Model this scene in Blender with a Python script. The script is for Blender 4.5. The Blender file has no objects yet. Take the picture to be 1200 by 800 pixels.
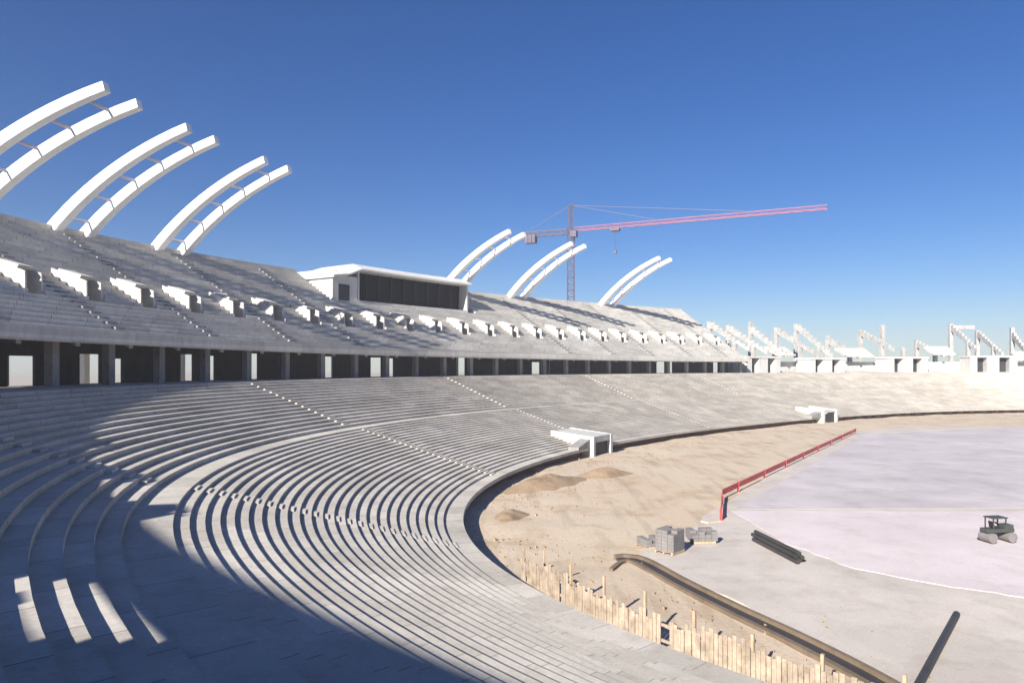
import bpy, bmesh, math, random
from mathutils import Vector
random.seed(7)
R = math.radians
scn = bpy.context.scene

# ------------------------------------------------------------------ camera, sky, sun
GZ = 11.0                                   # eye height above the arena ground (z = 0)
cam = bpy.data.cameras.new('camera')
cam.sensor_width = 36.0
cam.lens = 24.0
cam.shift_y = 0.0244
cam.clip_start = 0.1
cam.clip_end = 8000
cam_o = bpy.data.objects.new('camera', cam)
scn.collection.objects.link(cam_o)
cam_o.location = (0, 0, GZ)
cam_o.rotation_euler = (R(90), 0, 0)
scn.camera = cam_o

SUN_AZ, SUN_EL = 239.0, 28.0                # degrees; azimuth counter-clockwise from +X, towards the sun
world = bpy.data.worlds.new('World')
scn.world = world
world.use_nodes = True
wn = world.node_tree
bg = wn.nodes['Background']
sky = wn.nodes.new('ShaderNodeTexSky')
sky.sky_type = 'NISHITA'
sky.sun_disc = False
sky.sun_elevation = R(SUN_EL)
sky.sun_rotation = R(90 - SUN_AZ)
sky.altitude = 100
sky.air_density = 1.0
sky.dust_density = 0.1
sky.ozone_density = 6.0
hs = wn.nodes.new('ShaderNodeHueSaturation')
hs.inputs['Saturation'].default_value = 1.22
hs.inputs['Hue'].default_value = 0.512
wn.links.new(sky.outputs[0], hs.inputs['Color'])
wn.links.new(hs.outputs[0], bg.inputs[0])
bg.inputs[1].default_value = 0.05
sun = bpy.data.lights.new('sun', 'SUN')
sun.energy = 5.0
sun.angle = R(0.5)
sun.color = (1.0, 0.95, 0.87)
sun_o = bpy.data.objects.new('sun', sun)
scn.collection.objects.link(sun_o)
sdir = Vector((math.cos(R(SUN_AZ)) * math.cos(R(SUN_EL)), math.sin(R(SUN_AZ)) * math.cos(R(SUN_EL)), math.sin(R(SUN_EL))))
sun_o.rotation_euler = sdir.to_track_quat('Z', 'Y').to_euler()
sun_o.location = (-60, -60, 80)
vs = scn.view_settings
vs.view_transform = 'Standard'
vs.look = 'None'
vs.exposure = 1.06
vs.gamma = 1.0
vs.use_curve_mapping = False

# ------------------------------------------------------------------ helpers
COL = scn.collection

def new_mat(name):
    m = bpy.data.materials.new(name)
    m.use_nodes = True
    return m, m.node_tree, m.node_tree.nodes['Principled BSDF']

def noise(nt, scale, detail=4, rough=0.6, stretch=None):
    tc = nt.nodes.new('ShaderNodeNewGeometry')
    n = nt.nodes.new('ShaderNodeTexNoise')
    n.inputs['Scale'].default_value = scale
    n.inputs['Detail'].default_value = detail
    n.inputs['Roughness'].default_value = rough
    if stretch:
        mp = nt.nodes.new('ShaderNodeMapping')
        mp.inputs['Scale'].default_value = stretch
        nt.links.new(tc.outputs['Position'], mp.inputs[0])
        nt.links.new(mp.outputs[0], n.inputs['Vector'])
    else:
        nt.links.new(tc.outputs['Position'], n.inputs['Vector'])
    return n.outputs[0]

def ramp(nt, fac, c0, c1, p0=0.35, p1=0.65):
    r = nt.nodes.new('ShaderNodeValToRGB')
    r.color_ramp.elements[0].position = p0
    r.color_ramp.elements[1].position = p1
    r.color_ramp.elements[0].color = (*c0, 1)
    r.color_ramp.elements[1].color = (*c1, 1)
    nt.links.new(fac, r.inputs[0])
    return r.outputs[0]

def mix(nt, a, b, fac, mode='MIX'):
    m = nt.nodes.new('ShaderNodeMix')
    m.data_type = 'RGBA'
    m.blend_type = mode
    for sock, v in ((m.inputs[6], a), (m.inputs[7], b)):
        if isinstance(v, tuple):
            sock.default_value = (*v, 1)
        else:
            nt.links.new(v, sock)
    if isinstance(fac, float):
        m.inputs[0].default_value = fac
    else:
        nt.links.new(fac, m.inputs[0])
    return m.outputs[2]

def weathered(name, base, var=0.14, dark=0.6, scale=0.35, rough=0.85, bump=0.15, per_object=0.10, streak=True, units=0.0):
    """Base colour with broad tone drift, stains, grain and a slight difference from piece to piece."""
    m, nt, b = new_mat(name)
    lo = tuple(c * (1 - var) for c in base)
    hi = tuple(min(1, c * (1 + var)) for c in base)
    col = ramp(nt, noise(nt, scale, 6), lo, hi)
    st = ramp(nt, noise(nt, scale * 3.1, 8, 0.7, (1, 1, 0.35) if streak else None), (dark, dark * 0.98, dark * 0.94), (1, 1, 1), 0.30, 0.52)
    col = mix(nt, col, st, 0.75, 'MULTIPLY')
    gr = ramp(nt, noise(nt, 9.0, 5, 0.7), (0.86, 0.86, 0.86), (1.06, 1.06, 1.06), 0.3, 0.7)
    col = mix(nt, col, gr, 1.0, 'MULTIPLY')
    if per_object:
        oi = nt.nodes.new('ShaderNodeObjectInfo')
        v = ramp(nt, oi.outputs['Random'], (1 - per_object,) * 3, (1 + per_object * 0.5,) * 3, 0, 1)
        col = mix(nt, col, v, 1.0, 'MULTIPLY')
    if units:
        # precast units: each length of step has its own tone, with a thin dirty joint between
        def op(kind, a, v=None, w=None):
            n = nt.nodes.new('ShaderNodeMath')
            n.operation = kind
            for k, x in enumerate((a, v, w)):
                if x is None:
                    continue
                if isinstance(x, (int, float)):
                    n.inputs[k].default_value = x
                else:
                    nt.links.new(x, n.inputs[k])
            return n.outputs[0]
        at = nt.nodes.new('ShaderNodeAttribute')
        at.attribute_name = 'run'
        ge = nt.nodes.new('ShaderNodeNewGeometry')
        sp = nt.nodes.new('ShaderNodeSeparateXYZ')
        nt.links.new(ge.outputs['Position'], sp.inputs[0])
        band = op('FLOOR', op('MULTIPLY_ADD', sp.outputs[2], 2.17, 0.21))
        u = op('ADD', op('DIVIDE', at.outputs['Fac'], units), op('MULTIPLY', band, 0.31))
        cx = nt.nodes.new('ShaderNodeCombineXYZ')
        nt.links.new(op('FLOOR', u), cx.inputs[0])
        nt.links.new(band, cx.inputs[1])
        wh = nt.nodes.new('ShaderNodeTexWhiteNoise')
        wh.noise_dimensions = '2D'
        nt.links.new(cx.outputs[0], wh.inputs[0])
        col = mix(nt, col, ramp(nt, wh.outputs[0], (0.84, 0.835, 0.82), (1.05, 1.05, 1.05), 0, 1), 1.0, 'MULTIPLY')
        fr = op('FRACT', u)
        jn = op('LESS_THAN', fr, 0.013)
        col = mix(nt, col, (0.11, 0.10, 0.09), op('MULTIPLY', jn, 0.75))
        spot = ramp(nt, noise(nt, 1.7, 9, 0.75), (0.66, 0.64, 0.60), (1, 1, 1), 0.28, 0.42)
        col = mix(nt, col, spot, 0.8, 'MULTIPLY')
    nt.links.new(col, b.inputs['Base Color'])
    b.inputs['Roughness'].default_value = rough
    if bump:
        bp = nt.nodes.new('ShaderNodeBump')
        bp.inputs['Strength'].default_value = bump
        bp.inputs['Distance'].default_value = 0.03
        nt.links.new(noise(nt, 14.0, 6, 0.7), bp.inputs['Height'])
        nt.links.new(bp.outputs[0], b.inputs['Normal'])
    return m

M = {}
M['concrete'] = weathered('precast_concrete', (0.53, 0.49, 0.43), var=0.08, dark=0.78, units=3.1)
M['upper'] = weathered('pale_precast_concrete', (0.60, 0.575, 0.53), var=0.08, dark=0.74, units=3.3)
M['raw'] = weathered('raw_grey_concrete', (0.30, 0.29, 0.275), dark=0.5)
M['white'] = weathered('white_painted_steel', (0.80, 0.80, 0.80), var=0.04, dark=0.88, rough=0.45, bump=0.0, per_object=0.02)
M['whitewall'] = weathered('white_render', (0.57, 0.56, 0.53), var=0.06, dark=0.75)
M['brown'] = weathered('dark_brown_concrete', (0.17, 0.125, 0.085), dark=0.55)  # dark brown base tone of the arena wall and kerbs
M['darkpanel'] = weathered('dark_metal_and_shade_sheet', (0.03, 0.03, 0.032), rough=0.6, dark=0.7)  # metal of the mullions; elsewhere a dark stand-in for shade in openings
M['timber'] = weathered('old_timber', (0.48, 0.36, 0.24), scale=1.2)
M['plank'] = weathered('tan_planks', (0.40, 0.315, 0.235), var=0.30, dark=0.62, scale=1.7)
M['rust'] = weathered('rusty_steel', (0.16, 0.085, 0.05), scale=1.5)
M['pipe'] = weathered('black_pipe', (0.045, 0.042, 0.042), rough=0.55)
M['red'] = weathered('red_plastic', (0.55, 0.085, 0.08), dark=0.7, rough=0.6)
M['crane_red'] = weathered('red_crane_paint', (0.42, 0.09, 0.085), dark=0.7, rough=0.5, bump=0, per_object=0.0)
M['crane_dark'] = weathered('grey_purple_crane_paint', (0.085, 0.065, 0.10), dark=0.7, rough=0.5, bump=0, per_object=0.0)
M['membrane'] = weathered('roof_membrane', (0.74, 0.76, 0.76), var=0.05, dark=0.85, rough=0.6, bump=0)
M['bare'] = weathered('pale_bare_precast', (0.44, 0.43, 0.41), dark=0.5, scale=0.6)
M['infill'] = weathered('grey_infill_sheet', (0.47, 0.44, 0.49), dark=0.85, rough=0.6, bump=0)
M['machine'] = weathered('dark_machine_paint', (0.06, 0.065, 0.06), rough=0.5)
M['tyre'] = weathered('black_rubber', (0.02, 0.02, 0.02), rough=0.8)
M['sheet'] = weathered('white_geotextile', (0.60, 0.53, 0.525), var=0.08, dark=0.82, scale=0.12, streak=False)
M['pitch'] = weathered('blue_grey_gravel', (0.54, 0.49, 0.495), var=0.12, dark=0.75, scale=0.10, streak=False)
M['track'] = weathered('pale_track_base', (0.53, 0.475, 0.42), var=0.12, dark=0.75, scale=0.15, streak=False)
M['backwall'] = weathered('shade_darkened_concrete', (0.055, 0.053, 0.05), dark=0.5)  # base colour darkened to paint in the deep shade under the stand
M['block'] = weathered('grey_blocks', (0.22, 0.205, 0.20))

def ground_mat(name, c_a, c_b, c_c):
    m, nt, b = new_mat(name)
    col = ramp(nt, noise(nt, 0.06, 6), c_a, c_b, 0.3, 0.7)
    col = mix(nt, col, c_c, ramp(nt, noise(nt, 0.22, 8, 0.7), (0, 0, 0), (1, 1, 1), 0.5, 0.66))
    tr = ramp(nt, noise(nt, 0.5, 3, 0.5, (1.6, 0.22, 1)), (0.80, 0.78, 0.76), (1, 1, 1), 0.34, 0.48)
    col = mix(nt, col, tr, 0.8, 'MULTIPLY')
    gr = ramp(nt, noise(nt, 5.0, 6, 0.75), (0.82, 0.82, 0.82), (1.1, 1.1, 1.1), 0.3, 0.7)
    col = mix(nt, col, gr, 1.0, 'MULTIPLY')
    nt.links.new(col, b.inputs['Base Color'])
    b.inputs['Roughness'].default_value = 0.95
    bp = nt.nodes.new('ShaderNodeBump')
    bp.inputs['Strength'].default_value = 0.5
    bp.inputs['Distance'].default_value = 0.08
    nt.links.new(noise(nt, 3.0, 8, 0.7), bp.inputs['Height'])
    nt.links.new(bp.outputs[0], b.inputs['Normal'])
    return m
M['sand'] = ground_mat('sand', (0.52, 0.41, 0.29), (0.57, 0.48, 0.37), (0.42, 0.31, 0.205))
M['earth'] = ground_mat('dug_earth', (0.30, 0.205, 0.125), (0.38, 0.28, 0.18), (0.22, 0.145, 0.085))
M['terrain'] = ground_mat('dry_terrain', (0.36, 0.31, 0.23), (0.42, 0.37, 0.29), (0.24, 0.22, 0.15))

def obj(name, bm, mat, parent=None, bevel=0.0, smooth=False, label=None):
    me = bpy.data.meshes.new(name)
    bmesh.ops.recalc_face_normals(bm, faces=bm.faces)
    bm.to_mesh(me)
    bm.free()
    me.materials.append(M[mat])
    if smooth:
        for p in me.polygons:
            p.use_smooth = True
    o = bpy.data.objects.new(name, me)
    COL.objects.link(o)
    if parent:
        o.parent = parent
        o.matrix_parent_inverse.identity()
        if parent.type == 'EMPTY':
            o.location = -Vector(parent.location)
    if bevel:
        md = o.modifiers.new('bevel', 'BEVEL')
        md.width = bevel
        md.segments = 2
        md.limit_method = 'ANGLE'
    if label:
        o['label'] = label
    return o

def tag(o, label, cat, group=None):
    o['label'] = label
    o['category'] = cat
    if group:
        o['group'] = group
    return o

def thing(name, label, cat, loc=(0, 0, 0), group=None):
    o = bpy.data.objects.new(name, None)
    COL.objects.link(o)
    o.location = loc
    o.empty_display_size = 0.5
    return tag(o, label, cat, group)

def structure(o):
    o['kind'] = 'structure'
    return o

def quadbox(bm, pts):
    """8 points: bottom ring of 4, then top ring of 4."""
    v = [bm.verts.new(p) for p in pts]
    for f in ((0, 3, 2, 1), (4, 5, 6, 7), (0, 1, 5, 4), (1, 2, 6, 5), (2, 3, 7, 6), (3, 0, 4, 7)):
        bm.faces.new([v[i] for i in f])

def bar(bm, a, b, w, h=None, up=Vector((0, 0, 1))):
    a, b = Vector(a), Vector(b)
    h = h or w
    d = (b - a).normalized()
    if abs(d.dot(up)) > 0.98:
        up = Vector((1, 0, 0))
    s = d.cross(up).normalized() * w / 2
    t = s.cross(d).normalized() * h / 2
    ring = lambda p: [p - s - t, p + s - t, p + s + t, p - s + t]
    quadbox(bm, ring(a) + ring(b))

def tube(bm, a, b, r, seg=10, r2=None):
    a, b = Vector(a), Vector(b)
    d = (b - a).normalized()
    up = Vector((0, 0, 1)) if abs(d.z) < 0.95 else Vector((1, 0, 0))
    s = d.cross(up).normalized()
    t = s.cross(d)
    r2 = r if r2 is None else r2
    ra, rb = [], []
    for i in range(seg):
        c, q = math.cos(2 * math.pi * i / seg), math.sin(2 * math.pi * i / seg)
        ra.append(bm.verts.new(a + (s * c + t * q) * r))
        rb.append(bm.verts.new(b + (s * c + t * q) * r2))
    for i in range(seg):
        bm.faces.new((ra[i], ra[(i + 1) % seg], rb[(i + 1) % seg], rb[i]))
    bm.faces.new(ra)
    bm.faces.new(rb)

# ------------------------------------------------------------------ the oval
S = 1.1
ZI, ZC, W = -8.98 * S + GZ, -1.433 * S + GZ, 24.139 * S      # front row, concourse floor, depth of the lower stand
OX, OY, OA, OB, OROT, ON = 73.494 * S, 78.256 * S, 89.352 * S, 46.142 * S, 0.674, 2.213

def _raw(t):
    c, s = math.cos(t), math.sin(t)
    x = OA * math.copysign(abs(c) ** (2 / ON), c)
    y = OB * math.copysign(abs(s) ** (2 / ON), s)
    return OX + x * math.cos(OROT) - y * math.sin(OROT), OY + x * math.sin(OROT) + y * math.cos(OROT)

NT = 1440
TAB = [_raw(2 * math.pi * i / NT + 1e-5) for i in range(NT)]
NRM = []
for i in range(NT):
    x0, y0 = TAB[(i - 9) % NT]
    x1, y1 = TAB[(i + 9) % NT]
    dx, dy = x1 - x0, y1 - y0
    l = math.hypot(dx, dy)
    NRM.append((dy / l, -dx / l))

def P(th, o, z=0.0):
    """Point at oval angle th, o metres outside the front row, height z."""
    f = (th / (2 * math.pi) * NT) % NT
    i = int(f)
    k = f - i
    j = (i + 1) % NT
    nx = NRM[i][0] * (1 - k) + NRM[j][0] * k
    ny = NRM[i][1] * (1 - k) + NRM[j][1] * k
    return Vector((TAB[i][0] * (1 - k) + TAB[j][0] * k + nx * o, TAB[i][1] * (1 - k) + TAB[j][1] * k + ny * o, z))

def steps_along(t0, t1, o, spacing, n=None):
    """Angles from t0 to t1 at equal distances along the oval at offset o."""
    ts = [t0 + (t1 - t0) * i / 2000 for i in range(2001)]
    ac = [0.0]
    for a, b in zip(ts, ts[1:]):
        ac.append(ac[-1] + (P(b, o) - P(a, o)).length)
    n = n or max(1, round(ac[-1] / spacing))
    out, j = [], 0
    for i in range(n + 1):
        d = ac[-1] * i / n
        while j < 1999 and ac[j + 1] < d:
            j += 1
        k = (d - ac[j]) / max(1e-9, ac[j + 1] - ac[j])
        out.append(ts[j] + (ts[j + 1] - ts[j]) * min(1, k))
    return out

def dth(th, o, m):
    """Change of angle that moves m metres along the oval."""
    return m * 0.002 / (P(th + 0.001, o) - P(th - 0.001, o)).length

ARC = [0.0]
for i_ in range(NT):
    ARC.append(ARC[-1] + (P(2 * math.pi * (i_ + 1) / NT, 20) - P(2 * math.pi * i_ / NT, 20)).length)

def run_of(t):
    f = t / (2 * math.pi) * NT
    i = int(f)
    return ARC[i] + (ARC[i + 1] - ARC[i]) * (f - i)

def mark_run(bm, rings, ts):
    lay = bm.verts.layers.float.get('run') or bm.verts.layers.float.new('run')
    for ring, t in zip(rings, ts):
        for v in ring:
            v[lay] = run_of(t)

def loft(bm, prof, ts, caps=True):
    lay = bm.verts.layers.float.get('run') or bm.verts.layers.float.new('run')
    rings = []
    for t in ts:
        rings.append([bm.verts.new(P(t, o, z)) for o, z in prof])
    mark_run(bm, rings, ts)
    n = len(prof)
    for a, b in zip(rings, rings[1:]):
        for i in range(n):
            j = (i + 1) % n
            bm.faces.new((a[i], a[j], b[j], b[i]))
    if caps:
        bm.faces.new(rings[0])
        bm.faces.new(rings[-1])

def span(t0, t1, n=3):
    return [t0 + (t1 - t0) * i / n for i in range(n + 1)]

# ------------------------------------------------------------------ ground
def disc(name, mat, z, o, ts):
    bm = bmesh.new()
    bm.faces.new([bm.verts.new(P(t, o, z)) for t in ts])
    bmesh.ops.triangulate(bm, faces=bm.faces)
    return structure(obj(name, bm, mat))

bm = bmesh.new()
bm.faces.new([bm.verts.new((x, y, -0.1)) for x, y in ((-1200, -1200), (1200, -1200), (1200, 1200), (-1200, 1200))])
structure(obj('ground', bm, 'terrain'))

full = [2 * math.pi * i / 220 for i in range(220)]
# arena floor: uneven sand, a grid trimmed to the oval
def arena():
    bm = bmesh.new()
    from mathutils import noise as mn
    rings = []
    offs = [0.6, -0.6, -1.8, -3, -4.5, -6, -8, -10, -13, -17, -22, -28, -35, -42]
    for o in offs:
        ring = []
        for t in full:
            p = P(t, o)
            h = 0.0
            if o > -12:
                h = 0.30 * max(0, mn.noise(p * 0.16)) + 0.14 * mn.noise(p * 0.55)
                h *= min(1, (12 + o) / 6)
            ring.append(bm.verts.new((p.x, p.y, max(-0.05, h))))
        rings.append(ring)
    n = len(full)
    for a, b in zip(rings, rings[1:]):
        for i in range(n):
            bm.faces.new((a[i], a[(i + 1) % n], b[(i + 1) % n], b[i]))
    bm.faces.new(rings[-1])
    bmesh.ops.triangulate(bm, faces=bm.faces)
    return structure(obj('arena_ground', bm, 'sand', smooth=True))
arena()

def pix(u, v, z=0.0):
    """Survey: the place on level z that the photograph shows at (u, v)."""
    y = (GZ - z) * 800 / (v - 429.3)
    return Vector(((u - 600) / 800 * y, y, z))

def smooth_poly(pts, n=5, jit=0.0):
    out = []
    m = len(pts)
    for i in range(m):
        p0, p1, p2, p3 = pts[i - 1], pts[i], pts[(i + 1) % m], pts[(i + 2) % m]
        for k in range(n):
            t = k / n
            q = 0.5 * ((2 * p1) + (p2 - p0) * t + (2 * p0 - 5 * p1 + 4 * p2 - p3) * t * t + (3 * p1 - p0 - 3 * p2 + p3) * t ** 3)
            out.append(q + Vector((random.uniform(-jit, jit), random.uniform(-jit, jit), 0)))
    return out

def sheet(name, mat, pts, z):
    bm = bmesh.new()
    f = bm.faces.new([bm.verts.new((p.x, p.y, z)) for p in pts])
    r = bmesh.ops.extrude_face_region(bm, geom=[f])
    for v in [e for e in r['geom'] if isinstance(e, bmesh.types.BMVert)]:
        v.co.z -= z + 0.2
    bmesh.ops.triangulate(bm, faces=bm.faces)
    return obj(name, bm, mat)

track_pts = [pix(752, 652), pix(772, 628), pix(842, 612), pix(850, 590), pix(1005, 506), Vector((92, 124, 0)), Vector((130, 118, 0)), Vector((120, 70, 0)), Vector((60, 20, 0)), pix(1180, 890), pix(1040, 800), pix(930, 742), pix(830, 692)]
structure(sheet('track', 'track', smooth_poly(track_pts, 5, 0.25), 0.10))
pitch_pts = [pix(862, 598), pix(1010, 510), Vector((88, 122, 0)), Vector((125, 110, 0)), Vector((100, 60, 0)), Vector((60, 53, 0))]
structure(sheet('pitch', 'pitch', [q for a, b in zip(pitch_pts, pitch_pts[1:] + pitch_pts[:1]) for q in span(a, b, 8)[:-1]], 0.115))
sheet_pts = [pix(858, 600), pix(1230, 601), Vector((70, 52, 0)), Vector((60, 34, 0)), pix(1280, 722), pix(1200, 702), pix(1100, 688), pix(1000, 668), pix(920, 638)]
g = sheet('ground_sheet', 'sheet', [q + Vector((random.uniform(-.12, .12), random.uniform(-.12, .12), 0)) for a, b in zip(sheet_pts, sheet_pts[1:] + sheet_pts[:1]) for q in span(a, b, 6)[:-1]], 0.13)
tag(g, 'wide whitish lilac sheet spread over the near side of the playing field', 'ground sheet')

# ------------------------------------------------------------------ lower stand
lower = thing('lower_stand', 'long curved lower stand of bare pale concrete steps around the arena', 'stand', P(2.6, 10, 0))
LT0, LT1 = 0.12, 4.1
GW0, GW1 = W * 0.515, W * 0.575            # mid gangway
N1, N2 = 24, 15
LOW = 0.163                                 # the rake steepens above the gangway
CROSS = 0.27                                # low wall behind the gangway
HIGH = (ZC - ZI - LOW * N1 - CROSS) / N2
ROWS = []                                   # (o0, o1, z of tread)
z = ZI
for i in range(N1):
    ROWS.append((GW0 * i / N1, GW0 * (i + 1) / N1, z))
    z += LOW
ROWS.append((GW0, GW1, z))
z += CROSS
for i in range(N2):
    ROWS.append((GW1 + (W - GW1) * i / N2, GW1 + (W - GW1) * (i + 1) / N2, z))
    z += HIGH

prof = [(-0.7, ZI - 0.32), (-0.7, ZI)]
for o0, o1, zz in ROWS:
    if o0 > 0:
        prof.append((o0, zz))
    prof.append((o1, zz))
prof += [(W, ZC), (W + 0.01, ZC - 0.9), (GW0, ROWS[N1][2] - 0.75), (0.6, ZI - 0.32)]
blk = steps_along(LT0, LT1, W * 0.6, 11.5)
for a, b in zip(blk, blk[1:]):
    g = dth(a, W * 0.6, 0.004)
    bm = bmesh.new()
    loft(bm, prof, span(a + g, b - g, 6))
    obj('seating_block', bm, 'concrete', lower)
for t, part_rows in [(t, rr) for t in blk[2:-1:3] for rr in (ROWS[:N1], ROWS[N1 + 1:])]:
    bm = bmesh.new()
    for o0, o1, zz in part_rows:
        rise = LOW if o0 < GW0 - 0.01 else HIGH
        om = o0 + (o1 - o0) * 0.52
        q = []
        for zq in (zz + 0.003, zz + rise * 0.5):
            for s, oo in ((-1, om), (1, om), (1, o1 - 0.003), (-1, o1 - 0.003)):
                q.append(P(t + s * dth(t, oo, 0.55), oo, zq))
        quadbox(bm, q)
    obj('aisle_stair', bm, 'concrete', lower)
# concourse floor behind the last row
for a, b in zip(blk, blk[1:]):
    bm = bmesh.new()
    loft(bm, [(W + 0.012, ZC - 0.6), (W + 0.012, ZC + 0.002), (W + 11, ZC + 0.002), (W + 11, ZC - 0.6)], span(a, b, 6))
    obj('concourse_floor', bm, 'concrete', lower)

# wall round the arena, under the front row
wall = thing('arena_wall', 'low dark brown wall under the front row around the arena', 'wall', P(2.6, 0.3, 0))
for a, b in zip(blk, blk[1:]):
    bm = bmesh.new()
    loft(bm, [(0.25, -0.15), (0.25, ZI - 0.33), (0.6, ZI - 0.33), (0.6, -0.15)], span(a, b, 6))
    obj('wall_panel', bm, 'brown', wall)
for t in steps_along(0.62, 1.36, 0, 3.4):
    bm = bmesh.new()
    w = dth(t, 0.2, 0.65)
    loft(bm, [(0.12, 0.15), (0.12, ZI - 0.42), (0.247, ZI - 0.42), (0.247, 0.15)], span(t - w, t + w, 2))  # flat dark panel painted as the shade of an open recess
    obj('wall_opening_shade', bm, 'darkpanel', wall)

# ------------------------------------------------------------------ upper stand
UT0, UT1 = 1.30, 3.95
LIP, TOP = W + 3.0, W + 25.0
def zl(t):                                   # height of the front edge
    k = max(0.0, min(1.0, (t - 1.5) / 1.1))
    return GZ + 1.95 + 0.75 * k
ZT = GZ + 15.5
NR = 28
upper = thing('upper_stand', 'tall upper stand of bare pale concrete rows above the open concourse', 'stand', P(2.3, W + 10, 0))
bays = steps_along(UT0, UT1, W + 10, 6.6)
NB = len(bays) - 1
PB0, PB1 = 1.87, 2.175                        # where the press box interrupts the rows
VO0, VO1 = W + 9.5, W + 13.0                 # the small openings through the rows

def tread(t, o):
    """height of the seating slope"""
    z0 = zl(t)
    return z0 + (ZT - z0) * (o - LIP) / (TOP - LIP)

def seat_prof(o0, o1, closed_to=None):
    """stepped profile between offsets as (o, fraction)"""
    d = (TOP - LIP) / NR
    i0, i1 = round((o0 - LIP) / d), round((o1 - LIP) / d)
    pts = []
    for i in range(i0, i1):
        pts.append((LIP + d * i, (i + 1) / NR if i else 1 / NR))
        pts.append((LIP + d * (i + 1), (i + 1) / NR))
    return pts, i0 / NR, i1 / NR

def loft_seats(bm, o0, o1, ts, thick=0.42):
    pts, f0, f1 = seat_prof(o0, o1)
    bm.verts.layers.float.get('run') or bm.verts.layers.float.new('run')
    rings = []
    for t in ts:
        z0 = zl(t)
        H = ZT - z0
        ring = [P(t, o, z0 + H * (f - 1 / NR)) for o, f in pts]
        oe, os_ = pts[-1][0], pts[0][0]
        ring.append(P(t, oe, z0 + H * (f1 - 1 / NR) - thick))
        ring.append(P(t, os_, z0 + H * (f0 - 0 / NR) - thick - (H / NR)))
        rings.append([bm.verts.new(p) for p in ring])
    mark_run(bm, rings, ts)
    n = len(rings[0])
    for a, b in zip(rings, rings[1:]):
        for i in range(n):
            j = (i + 1) % n
            bm.faces.new((a[i], a[j], b[j], b[i]))
    bm.faces.new(rings[0])
    bm.faces.new(rings[-1])

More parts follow.
